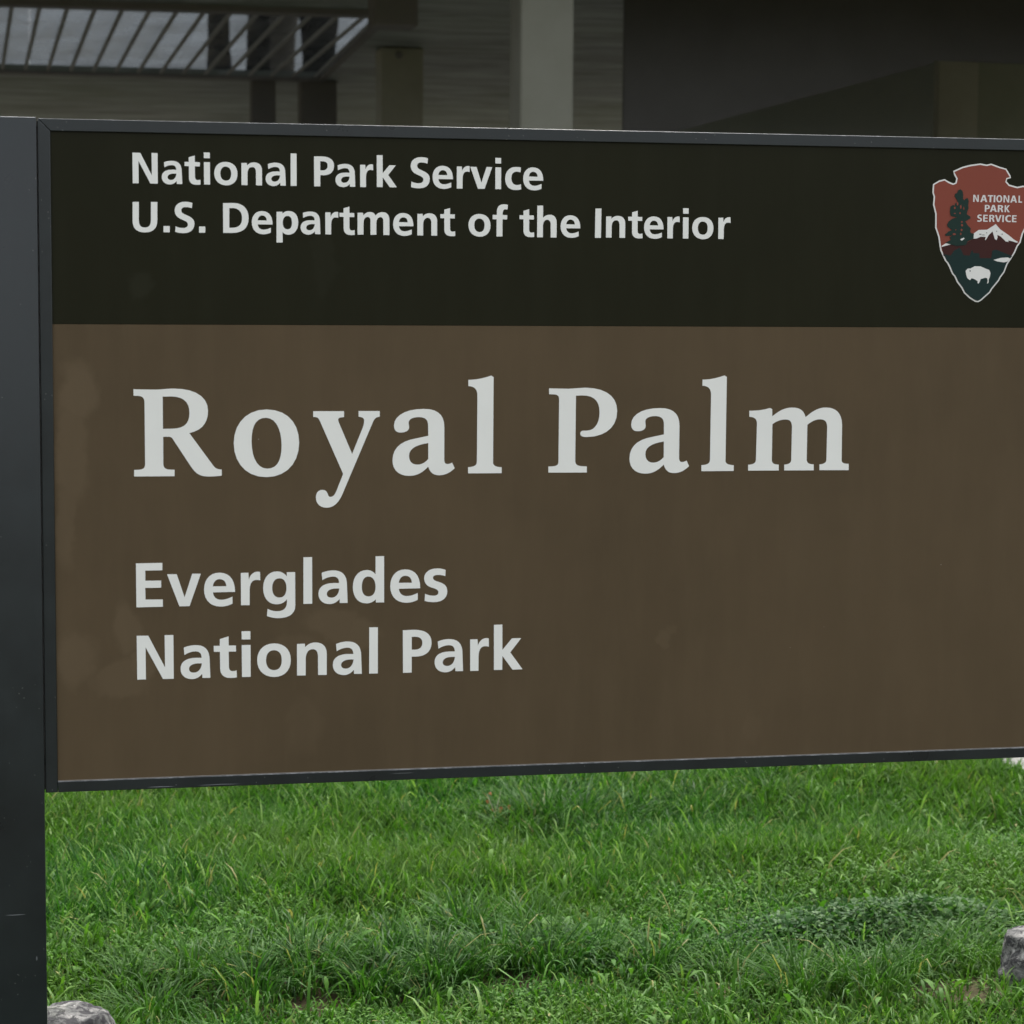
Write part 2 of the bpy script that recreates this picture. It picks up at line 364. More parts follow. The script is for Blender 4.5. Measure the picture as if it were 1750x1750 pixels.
    # broader single blades and straws sticking out
    x, y = scatter(1500, -.3, 3.4, 4.6, 7.8); ok = keep_off(x, y); x, y = x[ok], y[ok]; n = len(x)
    o = blades('tall_grass_blades', x, y, rng.uniform(.07, .15, n), rng.uniform(.004, .009, n), np.abs(rng.normal(0, .35, n)) + .1, M['grass'], (rng.uniform(0, 1, n) < .045) * .8, rng.uniform(.3, 1, n), droop=.8)
    tag(o, 'scattered taller pale grass blades and dry straws above the lawn', 'grass', kind='stuff')
    # low ground cover with small leaves
    x, y = scatter(110000, -.3, 3.5, 4.5, 7.6)
    pt = vnoise(x, y, .5, 11) + .5 * vnoise(x, y, .12, 12) + .35 * np.clip((x - .3) / 1.0, 0, 1) - .3 * np.clip((y - 6.4), 0, 1)
    ok = keep_off(x, y) & (pt > 1.0) & ~(gap(x, y) > rng.uniform(0, 1, len(x)) * .7); x, y = x[ok], y[ok]; n = len(x)
    o = blades('ground_cover_leaves', x, y, rng.uniform(.008, .022, n), rng.uniform(.0028, .0075, n), rng.uniform(.5, 1.5, n), M['cover'], (rng.uniform(0, 1, n) < .01) * .8, None,
               z0=gh(x, y) + rng.uniform(.008, .045, n), droop=.25, kind_leaf=True)
    tag(o, 'small leaved bright green ground cover spreading between the grass', 'ground cover', kind='stuff')
    # larger weed leaves
    x, y = scatter(1600, -.2, 3.5, 4.6, 7.6)
    x = np.concatenate([x, rng.normal(1.28, .17, 260), rng.normal(2.45, .22, 320)]); y = np.concatenate([y, rng.normal(5.42, .09, 260), rng.normal(7.05, .16, 320)])
    ok = keep_off(x, y) & ((vnoise(x, y, .35, 15) > .5) | (np.arange(len(x)) >= 1600)); x, y = x[ok], y[ok]; n = len(x)
    o = blades('broad_leaf_weeds', x, y, rng.uniform(.03, .065, n), rng.uniform(.007, .016, n), rng.uniform(.4, 1.2, n), M['cover'], None, None, z0=gh(x, y) + rng.uniform(.01, .05, n), droop=.5, kind_leaf=True)
    tag(o, 'broader soft weed leaves poking through the lawn', 'weeds', kind='stuff')
    # the round leaved creeper right of centre
    x = rng.normal(2.13, .27, 9500); y = rng.normal(5.45, .14, 9500); ok = keep_off(x, y) & (np.abs(x - 2.13) < .55) & (np.abs(y - 5.48) < .3) & (vnoise(x, y, .09, 33) + .5 * vnoise(x, y, .03, 34) > .52)
    x, y = x[ok], y[ok]; n = len(x); hh = .085 * np.exp(-((x - 2.13) / .38) ** 2 - ((y - 5.48) / .2) ** 2)
    o = blades('round_leaf_creeper', x, y, rng.uniform(.008, .020, n), rng.uniform(.007, .016, n), rng.uniform(.4, 1.5, n), M['mat'], None, rng.uniform(0, 1, n) ** 1.6, z0=gh(x, y) + hh * (.1 + rng.uniform(0, 1, n) ** .6), droop=.2, kind_leaf=True)
    tag(o, 'dark mat of creeper with small round grey green leaves at right', 'creeper', kind='stuff')
build_lawn()

# bare earth, concrete path
def build_path():
    vs, fs = [], []
    ys = np.arange(7.06, 11.2, .08); n = len(ys)
    for y in ys:
        e = PATH_X + .02 * (float(vnoise(np.array([0.]), np.array([y]), .15, 21)[0]) - .5)
        vs += [(e, y, -.06), (e, y, .034), (e + .012, y, .04), (5.0, y, .04), (5.0, y, -.06)]
    for j in range(n - 1):
        for i in range(4): fs.append((j * 5 + i, j * 5 + i + 1, (j + 1) * 5 + i + 1, (j + 1) * 5 + i))
    fs.append((0, 1, 2, 3, 4)); fs.append(tuple((n - 1) * 5 + i for i in (4, 3, 2, 1, 0)))
    tag(link('path', mesh('path', vs, fs), M['concrete']), kind='structure')
build_path()

# ---------------------------------------------------------------- sign
GLYPH = {
 'E': 'M0,1000 L591,1001 L589,833 L207,832 L206,601 L561,599 L560,437 L204,438 L207,172 L595,167 L594,1 L2,0 Z',
 'v': 'M0,739 L217,738 L390,206 L565,742 L760,739 L501,3 L271,2 Z',
 'e': 'M702,309 L201,306 C210,196 288,135 383,133 C472,131 561,159 643,201 L644,40 C562,-2 473,-24 370,-22 C138,-17 1,139 0,371 C0,609 143,758 348,755 C580,750 701,596 702,309 Z M198,444 C214,550 269,609 355,607 C451,606 499,538 506,441 Z',
 'r': 'M0,740 L173,742 L183,584 C212,697 293,764 386,763 C412,762 428,758 439,754 L444,560 C418,569 392,573 358,574 C259,576 204,503 200,342 L199,-3 L3,-1 Z',
 'g': 'M543,738 L735,737 L736,-29 C735,-232 587,-323 333,-317 C252,-316 159,-293 85,-261 L101,-97 C173,-139 253,-156 320,-158 C467,-161 541,-92 545,42 L545,117 C481,37 414,2 300,4 C113,8 0,168 1,383 C2,612 129,764 316,761 C416,759 489,717 543,642 Z M375,601 C482,599 536,508 535,380 C535,238 481,154 374,157 C267,159 207,245 208,379 C208,514 268,603 375,601 Z',
 'l': 'M2,1077 L201,1076 L202,-1 L0,0 Z',
 'a': 'M75,709 C178,751 284,767 383,759 C574,744 660,621 659,419 L674,1 L493,4 L489,98 C425,22 345,-19 253,-17 C94,-12 0,87 1,228 C2,382 124,473 361,470 L478,467 C474,565 435,616 342,618 C257,620 171,593 91,541 Z M483,340 L413,342 C281,345 193,297 192,219 C192,162 234,132 300,130 C399,127 472,209 483,340 Z',
 't': 'M139,887 L338,944 L339,734 L504,730 L506,592 L339,594 L342,246 C345,172 378,143 424,141 C458,141 491,145 518,158 L523,-4 C477,-14 424,-15 370,-14 C218,-9 142,76 143,211 L140,596 L2,597 L0,734 L138,733 Z',
 'i': 'M0,1055 L202,1053 L202,865 L5,867 Z N M4,737 L205,735 L205,-2 L7,1 Z',
 'o': 'M390,757 C627,752 774,602 773,365 C773,128 618,-25 390,-19 C156,-13 0,142 1,378 C2,614 159,763 390,757 Z M385,601 C499,598 566,512 565,370 C565,221 504,135 388,138 C270,141 203,231 204,373 C204,515 272,604 385,601 Z',
 'n': 'M0,731 L183,735 L188,651 C249,725 336,758 431,756 C593,752 687,656 687,487 L686,-3 L486,0 L484,437 C482,546 437,601 366,603 C269,605 201,526 201,377 L200,-1 L1,2 Z',
 'P': 'M0,992 L268,997 C532,994 674,885 675,692 C675,472 525,361 287,370 L209,372 L210,-1 L6,-3 Z M208,833 L286,835 C400,832 459,785 459,688 C459,583 392,530 286,532 L209,534 Z',
 'k': 'M0,1071 L200,1073 L204,474 L432,742 L651,744 L393,413 L688,7 L449,3 L205,336 L203,6 L6,8 Z',
 'N': 'M0,1006 L259,1002 L631,268 L626,1007 L823,1005 L824,2 L582,4 L197,737 L198,6 L5,3 Z',
 'd': 'M528,1072 L726,1072 L727,-2 L537,-3 L534,73 C475,10 401,-19 308,-17 C115,-13 0,142 0,366 C0,603 129,759 325,756 C407,754 468,723 528,655 Z M362,606 C468,604 528,505 528,363 C528,220 469,140 362,142 C258,144 208,226 208,369 C207,511 258,608 362,606 Z',
 's': 'M504,725 L495,583 C433,603 385,612 323,613 C247,615 206,591 206,547 C206,496 268,470 351,445 C475,406 544,346 545,230 C545,65 422,-25 229,-21 C160,-20 84,-10 12,13 L22,177 C91,146 153,131 228,129 C297,128 336,154 335,206 C335,268 269,292 173,321 C63,355 1,431 0,540 C0,677 123,767 309,764 C377,763 446,750 504,725 Z',
 'S': 'M590,991 L572,819 C493,846 429,854 357,853 C264,851 219,806 219,743 C219,666 279,632 380,592 C552,518 652,456 653,309 C653,99 510,-13 295,-16 C195,-18 95,-5 12,26 L26,208 C109,167 181,155 274,156 C374,158 435,194 435,278 C435,348 380,382 266,426 C94,496 1,571 0,732 C0,914 135,1028 350,1032 C436,1033 514,1021 590,991 Z',
 'c': 'M547,740 L534,582 C483,598 439,601 395,601 C279,599 214,513 215,379 C216,238 289,147 406,149 C464,150 508,158 551,179 L563,6 C501,-12 436,-20 356,-21 C138,-25 3,114 2,354 C0,594 140,756 365,759 C431,761 489,756 547,740 Z',
 'U': 'M8,1002 L214,1005 L209,389 C208,223 276,155 400,156 C538,158 605,228 607,408 L614,1007 L824,1010 L820,397 C818,133 675,-4 406,-7 C137,-11 0,124 2,373 Z',
 '.': 'M2,213 L209,216 L208,7 L0,5 Z',
 'D': 'M0,1005 L333,1013 C670,1018 858,832 857,511 C856,189 665,16 314,12 L3,9 Z M209,837 L318,842 C529,842 640,718 639,508 C638,299 526,185 315,183 L209,182 Z',
 'p': 'M3,739 L201,742 L203,680 C264,740 328,768 413,770 C618,772 738,627 738,388 C737,142 609,-25 404,-28 C319,-29 262,3 202,59 L209,-290 L0,-295 Z M370,604 C476,605 526,519 525,378 C525,231 475,156 376,155 C270,153 211,234 211,374 C211,515 271,602 370,604 Z',
 'm': 'M0,743 L191,745 L198,654 C255,732 341,771 427,773 C513,774 585,737 617,652 C678,731 757,771 851,773 C1016,775 1096,680 1096,496 L1097,0 L888,-2 L887,465 C887,557 851,606 786,605 C700,604 646,518 646,377 L646,6 L445,4 L445,473 C444,558 406,607 341,606 C255,605 205,520 205,379 L202,7 L0,5 Z',
 'f': 'M141,-4 L347,-2 L346,585 L508,584 L513,730 L350,732 L350,782 C349,868 385,928 444,929 C474,929 496,927 515,916 L534,1082 C487,1095 443,1100 392,1100 C223,1097 150,1001 148,836 L146,734 L2,732 L0,583 L141,582 Z',
 'h': 'M0,1069 L205,1075 L204,652 C260,721 350,761 441,763 C612,765 688,658 689,473 L689,-16 L482,-18 L478,412 C477,529 432,591 352,590 C251,588 201,496 203,350 L205,-13 L0,-16 Z',
 'I': 'M10,999 L223,1002 L214,-11 L0,-13 Z',
 'sR': 'M1,1000 L1,925 L52,924 C101,920 123,901 125,851 L126,142 C126,95 101,78 42,77 L2,76 L0,1 L459,0 L460,74 L410,76 C357,79 332,96 332,147 L333,454 L399,454 C429,452 439,435 459,401 L637,124 C703,22 749,-6 843,-7 C897,-8 950,-6 999,2 L999,72 C957,73 931,81 907,112 L631,494 C779,527 845,614 846,749 C847,916 695,1005 456,1006 C363,1004 324,995 238,994 L72,997 Z M331,914 L429,916 C575,914 635,843 634,726 C633,602 573,545 426,546 L331,545 Z',
 'so': 'M381,763 C618,762 757,604 757,377 C756,144 610,-24 372,-21 C146,-19 0,145 1,376 C2,602 150,764 381,763 Z M372,667 C490,666 554,524 553,344 C553,169 500,76 387,77 C268,78 205,213 206,398 C207,566 253,667 372,667 Z',
 'sy': 'M0,741 L360,740 L360,670 C312,668 291,665 291,642 C292,623 298,609 305,595 L455,240 L580,548 C594,586 596,607 596,625 C596,660 580,667 531,674 L530,741 L779,740 L779,673 C735,669 718,656 697,607 L368,-164 C312,-311 255,-386 153,-385 C79,-384 30,-336 30,-265 C30,-209 58,-176 108,-176 C146,-177 160,-200 171,-232 C178,-252 185,-259 203,-259 C234,-259 252,-233 273,-184 L346,-2 C348,4 348,9 346,16 L91,596 C70,648 60,669 24,673 L0,674 Z',
 'sa': 'M370,763 C538,763 613,690 614,548 L614,160 C618,130 625,114 650,114 C675,113 688,120 708,130 L740,63 C676,4 621,-19 551,-18 C481,-17 444,19 424,85 C352,10 283,-23 196,-22 C72,-21 0,52 0,160 C0,311 104,389 277,417 L423,447 L421,568 C420,635 390,666 311,667 C241,667 189,643 190,604 C190,579 196,565 195,545 C192,506 153,487 93,487 C44,487 17,517 17,570 C17,683 152,764 370,763 Z M423,362 C277,341 195,300 195,212 C196,146 233,110 295,109 C352,109 391,137 424,174 Z',
 'sl': 'M0,1102 C105,1105 168,1117 273,1152 L302,1134 L301,117 C310,89 335,74 405,70 L406,0 L2,1 L1,74 C82,76 106,98 107,136 L109,931 C105,993 70,1028 0,1029 Z',
 'sP': 'M2,1001 L3,932 L61,929 C105,927 123,911 125,874 L123,126 C122,85 95,77 47,75 L0,74 L1,1 L470,-2 L470,71 C386,72 331,77 327,131 L329,914 L413,916 C545,916 618,853 620,717 C621,582 563,498 466,497 L424,497 C400,497 386,482 386,462 C386,435 411,421 466,421 C689,423 838,534 835,730 C834,899 697,1006 447,1007 C350,1005 308,998 233,995 Z',
 'sm': 'M5,726 C110,727 180,735 265,759 L293,744 L294,656 C390,734 460,763 546,763 C640,763 696,729 717,645 C814,728 884,762 979,762 C1105,761 1181,690 1184,547 L1187,110 C1198,83 1222,75 1279,75 L1280,-3 L907,0 L905,70 C961,74 992,88 993,126 L995,525 C994,593 958,619 903,619 C855,620 801,601 741,553 L741,121 C748,87 771,74 831,71 L832,-1 L458,1 L457,72 C512,74 543,88 545,126 L547,535 C542,595 518,619 463,619 C408,619 354,603 298,562 L298,124 C304,83 332,75 387,72 L388,1 L1,3 L0,74 C58,75 97,88 98,133 L103,574 C100,627 72,651 6,653 Z',
}
LINES = {
 'L1': [1.7912, 0.0529, [['N', 0.1808], ['a', 0.2313], ['t', 0.2711], ['i', 0.3046], ['o', 0.3227], ['n', 0.3705], ['a', 0.4131], ['l', 0.4574], ['P', 0.499], ['a', 0.5371], ['r', 0.5814], ['k', 0.6112], ['S', 0.6726], ['e', 0.7123], ['r', 0.7564], ['v', 0.7809], ['i', 0.8268], ['c', 0.8451], ['e', 0.8783]]],
 'L2': [1.7066, 0.0524, [['U', 0.1801], ['.', 0.2336], ['S', 0.2534], ['.', 0.2957], ['D', 0.3379], ['e', 0.3884], ['p', 0.4321], ['a', 0.4749], ['r', 0.519], ['t', 0.5444], ['m', 0.5768], ['e', 0.641], ['n', 0.6849], ['t', 0.7266], ['o', 0.7781], ['f', 0.8225], ['t', 0.8721], ['h', 0.9049], ['e', 0.9485], ['I', 1.0128], ['n', 1.0335], ['t', 1.075], ['e', 1.1052], ['r', 1.1493], ['i', 1.1787], ['o', 1.1966], ['r', 1.2465]]],
 'L3': [1.0442, 0.0786, [['E', 0.1809], ['v', 0.2355], ['e', 0.3007], ['r', 0.3663], ['g', 0.4061], ['l', 0.4787], ['a', 0.5059], ['d', 0.5684], ['e', 0.6368], ['s', 0.6992]]],
 'L4': [0.9139, 0.0787, [['N', 0.1811], ['a', 0.2581], ['t', 0.3174], ['i', 0.3671], ['o', 0.3949], ['n', 0.4668], ['a', 0.5318], ['l', 0.5983], ['P', 0.6601], ['a', 0.7188], ['r', 0.785], ['k', 0.8292]]],
 'L5': [1.2773, 0.1544, [['sR', 0.179], ['so', 0.3547], ['sy', 0.4969], ['sa', 0.6406], ['sl', 0.7793], ['sP', 0.9291], ['sa', 1.0824], ['sl', 1.2204], ['sm', 1.311]]],
}
EMB = {
 'outer': [[1.6632,1.7974],[1.6641,1.8133],[1.6762,1.8204],[1.6872,1.823],[1.6963,1.8181],[1.7043,1.8152],[1.7087,1.8168],[1.7101,1.8243],[1.7055,1.8316],[1.7038,1.8385],[1.7216,1.8465],[1.7375,1.8505],[1.7575,1.8534],[1.7706,1.8514],[1.7796,1.8535],[1.7969,1.8478],[1.8101,1.8446],[1.8189,1.8317],[1.8197,1.827],[1.8123,1.825],[1.8112,1.8207],[1.817,1.8148],[1.8333,1.8109],[1.8448,1.8134],[1.8567,1.8103],[1.8663,1.805],[1.8646,1.783],[1.8571,1.7554],[1.8552,1.7389],[1.8469,1.7223],[1.8427,1.7062],[1.8369,1.6986],[1.8321,1.6872],[1.8243,1.6749],[1.8175,1.6654],[1.8118,1.6502],[1.804,1.6398],[1.8011,1.6341],[1.7874,1.6179],[1.7835,1.6113],[1.7657,1.5961],[1.7597,1.5932],[1.7537,1.5941],[1.7424,1.6006],[1.7311,1.61],[1.7258,1.6194],[1.7164,1.6306],[1.7112,1.6409],[1.706,1.6465],[1.6996,1.6596],[1.6965,1.6652],[1.6913,1.6708],[1.6818,1.6895],[1.6802,1.697],[1.6772,1.7147],[1.6704,1.7322],[1.6698,1.7583],[1.665,1.7751],[1.666,1.79]],
 'red': [[1.6661,1.7976],[1.6666,1.812],[1.6774,1.8179],[1.6868,1.8203],[1.695,1.8156],[1.704,1.8125],[1.7112,1.8154],[1.713,1.8248],[1.7082,1.8327],[1.7058,1.8366],[1.7226,1.8439],[1.7381,1.8478],[1.7576,1.8507],[1.7706,1.8487],[1.7792,1.8508],[1.796,1.8452],[1.8083,1.8425],[1.8163,1.8304],[1.8175,1.8289],[1.8104,1.8271],[1.8085,1.8196],[1.8157,1.8123],[1.8332,1.8081],[1.8447,1.8107],[1.8556,1.8078],[1.8635,1.8043],[1.8617,1.7835],[1.8542,1.756],[1.8523,1.7397],[1.8441,1.7233],[1.84,1.7073],[1.8342,1.6999],[1.8294,1.6885],[1.8218,1.6764],[1.8148,1.6666],[1.8092,1.6515],[1.8015,1.6413],[1.7987,1.6357],[1.785,1.6196],[1.7813,1.6132],[1.7638,1.5982],[1.7592,1.5959],[1.7549,1.5966],[1.7441,1.6028],[1.7333,1.6117],[1.7282,1.6209],[1.7189,1.6321],[1.7136,1.6423],[1.7085,1.6479],[1.7023,1.6608],[1.6989,1.6668],[1.6939,1.6722],[1.6846,1.6905],[1.683,1.6974],[1.68,1.7154],[1.6733,1.7326],[1.6727,1.7586],[1.6679,1.7753],[1.6689,1.7902]],
 'maroon': [[1.6842,1.6969],[1.7016,1.7013],[1.7317,1.7035],[1.7465,1.7125],[1.7615,1.7179],[1.7715,1.7189],[1.7849,1.7266],[1.7877,1.7201],[1.7947,1.7211],[1.8122,1.7119],[1.8284,1.7092],[1.8367,1.706],[1.8342,1.6999],[1.8294,1.6885],[1.8218,1.6764],[1.8132,1.6729],[1.7023,1.6719],[1.6884,1.68]],
 'green': [[1.6885,1.683],[1.7021,1.6803],[1.7089,1.6898],[1.7198,1.6955],[1.724,1.6899],[1.7282,1.6815],[1.7403,1.6807],[1.745,1.692],[1.7482,1.6855],[1.7593,1.6856],[1.7606,1.6762],[1.7838,1.6764],[1.7854,1.6905],[1.7924,1.6925],[1.7986,1.6907],[1.8262,1.6806],[1.8218,1.6764],[1.8148,1.6666],[1.8092,1.6515],[1.8015,1.6413],[1.7987,1.6357],[1.785,1.6196],[1.7813,1.6132],[1.7638,1.5982],[1.7592,1.5959],[1.7549,1.5966],[1.7441,1.6028],[1.7333,1.6117],[1.7282,1.6209],[1.7189,1.6321],[1.7136,1.6423],[1.7085,1.6479],[1.7023,1.6608],[1.6989,1.6668],[1.6939,1.6722]],
 'tree': [[1.718,1.8044],[1.7226,1.8017],[1.7243,1.7943],[1.724,1.7868],[1.7265,1.784],[1.7295,1.7873],[1.7335,1.7883],[1.7356,1.7832],[1.7348,1.7766],[1.7355,1.7692],[1.7331,1.7635],[1.7322,1.7579],[1.7394,1.7542],[1.74,1.7505],[1.7345,1.7476],[1.7296,1.7447],[1.7348,1.7373],[1.741,1.7317],[1.7401,1.7261],[1.7412,1.7233],[1.7473,1.7219],[1.747,1.713],[1.7356,1.7073],[1.7317,1.7006],[1.7137,1.6986],[1.7016,1.7013],[1.6905,1.704],[1.7014,1.7097],[1.6992,1.7153],[1.7052,1.7182],[1.6912,1.7171],[1.6901,1.7199],[1.697,1.7256],[1.7039,1.7285],[1.6958,1.7331],[1.6932,1.7377],[1.6965,1.7443],[1.7044,1.75],[1.7133,1.752],[1.7002,1.7546],[1.6985,1.763],[1.6998,1.7724],[1.7047,1.7753],[1.7078,1.7734],[1.7096,1.7791],[1.7136,1.7791],[1.7125,1.7838],[1.7073,1.7912],[1.7082,1.7959],[1.7122,1.7978],[1.714,1.8025]],
 'snow': [[1.7463,1.7215],[1.7571,1.7291],[1.7743,1.7298],[1.7842,1.736],[1.7911,1.7403],[1.8005,1.7306],[1.817,1.7204],[1.8284,1.712],[1.8376,1.707],[1.8336,1.706],[1.8264,1.7083],[1.8173,1.71],[1.8179,1.7072],[1.8123,1.7081],[1.8019,1.7174],[1.7947,1.7201],[1.7954,1.7154],[1.7935,1.7103],[1.7899,1.7126],[1.7877,1.7191],[1.7849,1.7266],[1.7776,1.7199],[1.7727,1.7114],[1.7703,1.71],[1.7716,1.7161],[1.7615,1.7165],[1.7535,1.7131],[1.7465,1.7125]],
 'snow2': [[1.6836,1.6983],[1.6905,1.7026],[1.6995,1.705],[1.7021,1.7013],[1.6916,1.6988],[1.6842,1.6964]],
 'snow3': [[1.7204,1.7104],[1.7214,1.7118],[1.7274,1.7142],[1.7289,1.7124],[1.7235,1.7085]],
 'lake': [[1.7884,1.6731],[1.803,1.6771],[1.8171,1.6781],[1.8223,1.6758],[1.8164,1.6701],[1.8093,1.6686],[1.7961,1.6704]],
 'bison': [[1.733,1.6524],[1.7369,1.6562],[1.7429,1.6567],[1.7509,1.661],[1.763,1.6607],[1.7732,1.6565],[1.7803,1.6542],[1.783,1.6481],[1.7817,1.6406],[1.7798,1.6368],[1.7795,1.6302],[1.7765,1.6282],[1.7779,1.6339],[1.7767,1.6386],[1.7722,1.6395],[1.7666,1.6376],[1.7636,1.6371],[1.7613,1.631],[1.7588,1.6281],[1.7576,1.6295],[1.7577,1.6328],[1.7515,1.6365],[1.7454,1.6384],[1.742,1.6346],[1.7374,1.6378],[1.7353,1.6411],[1.7336,1.6477]],
 'eye': [[1.741,1.6539],[1.7425,1.6532],[1.7429,1.6511],[1.7415,1.6506],[1.7407,1.6517]],
 'gaps': [[[1.7148,1.7773],[1.7144,1.7748],[1.7133,1.7737],[1.7121,1.7747],[1.7116,1.7772],[1.712,1.7798],[1.7131,1.7808],[1.7143,1.7798]],[[1.7214,1.7718],[1.7211,1.769],[1.7199,1.7678],[1.7188,1.769],[1.7182,1.7717],[1.7186,1.7745],[1.7197,1.7757],[1.7209,1.7745]],[[1.7097,1.7697],[1.7092,1.768],[1.7079,1.7673],[1.7066,1.768],[1.7061,1.7697],[1.7065,1.7714],[1.7078,1.7721],[1.7091,1.7714]],[[1.7269,1.769],[1.7267,1.7667],[1.726,1.7657],[1.7253,1.7667],[1.7249,1.769],[1.7252,1.7713],[1.7258,1.7723],[1.7266,1.7713]],[[1.7103,1.7595],[1.7097,1.7586],[1.7082,1.7583],[1.7066,1.7586],[1.7059,1.7594],[1.7066,1.7602],[1.7081,1.7605],[1.7097,1.7602]],[[1.72,1.76],[1.7197,1.7586],[1.7187,1.758],[1.7177,1.7586],[1.7172,1.76],[1.7176,1.7615],[1.7186,1.7621],[1.7196,1.7615]],[[1.7246,1.7437],[1.724,1.7426],[1.7226,1.7422],[1.7212,1.7426],[1.7206,1.7437],[1.7211,1.7447],[1.7225,1.7452],[1.724,1.7448]],[[1.7254,1.7376],[1.7248,1.7358],[1.7233,1.735],[1.7217,1.7357],[1.721,1.7376],[1.7216,1.7394],[1.7232,1.7402],[1.7247,1.7395]],[[1.7245,1.7287],[1.7239,1.7271],[1.7225,1.7264],[1.7211,1.7271],[1.7205,1.7287],[1.721,1.7303],[1.7224,1.7309],[1.7238,1.7303]],[[1.7226,1.7212],[1.7222,1.7195],[1.7212,1.7187],[1.7202,1.7194],[1.7197,1.7212],[1.7201,1.7229],[1.7211,1.7236],[1.7221,1.7229]],[[1.7121,1.7286],[1.7118,1.7279],[1.7109,1.7276],[1.7101,1.7279],[1.7097,1.7285],[1.7101,1.7292],[1.7109,1.7295],[1.7118,1.7292]],[[1.7115,1.7206],[1.7106,1.7193],[1.7082,1.7187],[1.7057,1.7192],[1.7047,1.7205],[1.7057,1.7219],[1.7081,1.7224],[1.7105,1.7219]]],
 'dots': [[[1.763,1.7212],[1.7622,1.7207],[1.7604,1.7204],[1.7585,1.7206],[1.7578,1.7211],[1.7585,1.7217],[1.7604,1.7219],[1.7622,1.7217]],[[1.7691,1.7199],[1.7683,1.7194],[1.7665,1.7193],[1.7646,1.7194],[1.7638,1.7198],[1.7646,1.7202],[1.7664,1.7204],[1.7683,1.7202]],[[1.7741,1.7239],[1.7739,1.7233],[1.7732,1.723],[1.7726,1.7232],[1.7723,1.7238],[1.7726,1.7244],[1.7732,1.7247],[1.7738,1.7245]],[[1.7939,1.7272],[1.7937,1.7266],[1.793,1.7263],[1.7924,1.7266],[1.7921,1.7272],[1.7924,1.7278],[1.793,1.728],[1.7936,1.7278]],[[1.8051,1.7217],[1.8049,1.7207],[1.8043,1.7204],[1.8037,1.7207],[1.8035,1.7217],[1.8037,1.7226],[1.8043,1.723],[1.8048,1.7226]]],
 'text': [["N",1.7447,1.7815,0.0113,0.0131],["A",1.7591,1.7814,0.014,0.0131],["T",1.7739,1.7814,0.0109,0.0131],["I",1.786,1.7814,0.0032,0.0131],["O",1.7912,1.7814,0.0119,0.0131],["N",1.8057,1.7813,0.0116,0.0132],["A",1.8195,1.7813,0.0135,0.0131],["L",1.836,1.7813,0.0074,0.0131],["P",1.7685,1.7632,0.0101,0.0132],["A",1.7789,1.7632,0.0138,0.0131],["R",1.7946,1.7631,0.0113,0.0131],["K",1.8085,1.763,0.0105,0.0132],["S",1.754,1.7447,0.0093,0.0129],["E",1.7658,1.7446,0.0091,0.013],["R",1.7779,1.7446,0.0109,0.013],["V",1.7895,1.7446,0.0131,0.013],["I",1.8042,1.7446,0.0033,0.0129],["C",1.8102,1.7446,0.0112,0.0129],["E",1.8239,1.7445,0.0091,0.013]],
}
def sample(path, sx, sz, x0, z0, seg=7):
    """path string -> list of groups [outline, hole...] of points"""
    groups, cur, loop, pen = [], [], [], None
    tk = path.split(); i = 0
    def P(s): a, b = s.split(','); return (x0 + float(a) * sx, z0 + float(b) * sz)
    while i < len(tk):
        t = tk[i]; c = t[0]
        if c == 'M': loop = [P(t[1:])]; pen = loop[0]; i += 1
        elif c == 'L': pen = P(t[1:]); loop.append(pen); i += 1
        elif c == 'C':
            a, b, e = P(t[1:]), P(tk[i + 1]), P(tk[i + 2]); i += 3
            for k in range(1, seg + 1):
                u = k / seg; v = 1 - u
                loop.append(tuple(v ** 3 * pen[q] + 3 * v * v * u * a[q] + 3 * v * u * u * b[q] + u ** 3 * e[q] for q in (0, 1)))
            pen = e
        elif c == 'Z':
            if abs(loop[0][0] - loop[-1][0]) + abs(loop[0][1] - loop[-1][1]) < 1e-5: loop.pop()
            cur.append(loop); i += 1
        elif c == 'N': groups.append(cur); cur = []; i += 1
        else: i += 1
    groups.append(cur); return groups
CAPS = {
 'A': 'M0,0 L300,1000 L560,1000 L860,0 L640,0 L580,225 L275,225 L215,0 Z M325,400 L530,400 L430,770 Z',
 'T': 'M0,1000 L680,1000 L680,825 L445,825 L445,0 L235,0 L235,825 L0,825 Z',
 'O': 'M430,1015 C700,1015 860,800 860,500 C860,200 700,-15 430,-15 C160,-15 0,200 0,500 C0,800 160,1015 430,1015 Z M430,850 C290,850 220,720 220,500 C220,280 290,150 430,150 C570,150 640,280 640,500 C640,720 570,850 430,850 Z',
 'L': 'M0,0 L0,1000 L210,1000 L210,175 L560,175 L560,0 Z',
 'R': 'M0,0 L0,1000 L330,1000 C560,1000 670,900 670,740 C670,620 600,530 480,510 C540,490 570,440 600,350 L710,0 L490,0 L410,270 C380,380 350,410 270,410 L210,410 L210,0 Z M210,570 L300,570 C400,570 450,620 450,710 C450,800 400,840 300,840 L210,840 Z',
 'K': 'M0,0 L0,1000 L210,1000 L210,600 L510,1000 L760,1000 L400,530 L790,0 L520,0 L210,440 L210,0 Z',
 'V': 'M0,1000 L220,1000 L430,280 L640,1000 L860,1000 L550,0 L310,0 Z',
 'C': 'M660,970 L640,780 C580,820 520,835 460,835 C310,835 220,700 220,500 C220,300 310,165 465,165 C530,165 590,180 645,215 L660,30 C600,0 530,-15 440,-15 C160,-15 0,190 0,500 C0,810 160,1015 450,1015 C530,1015 600,1000 660,970 Z'}
SY = 4.15
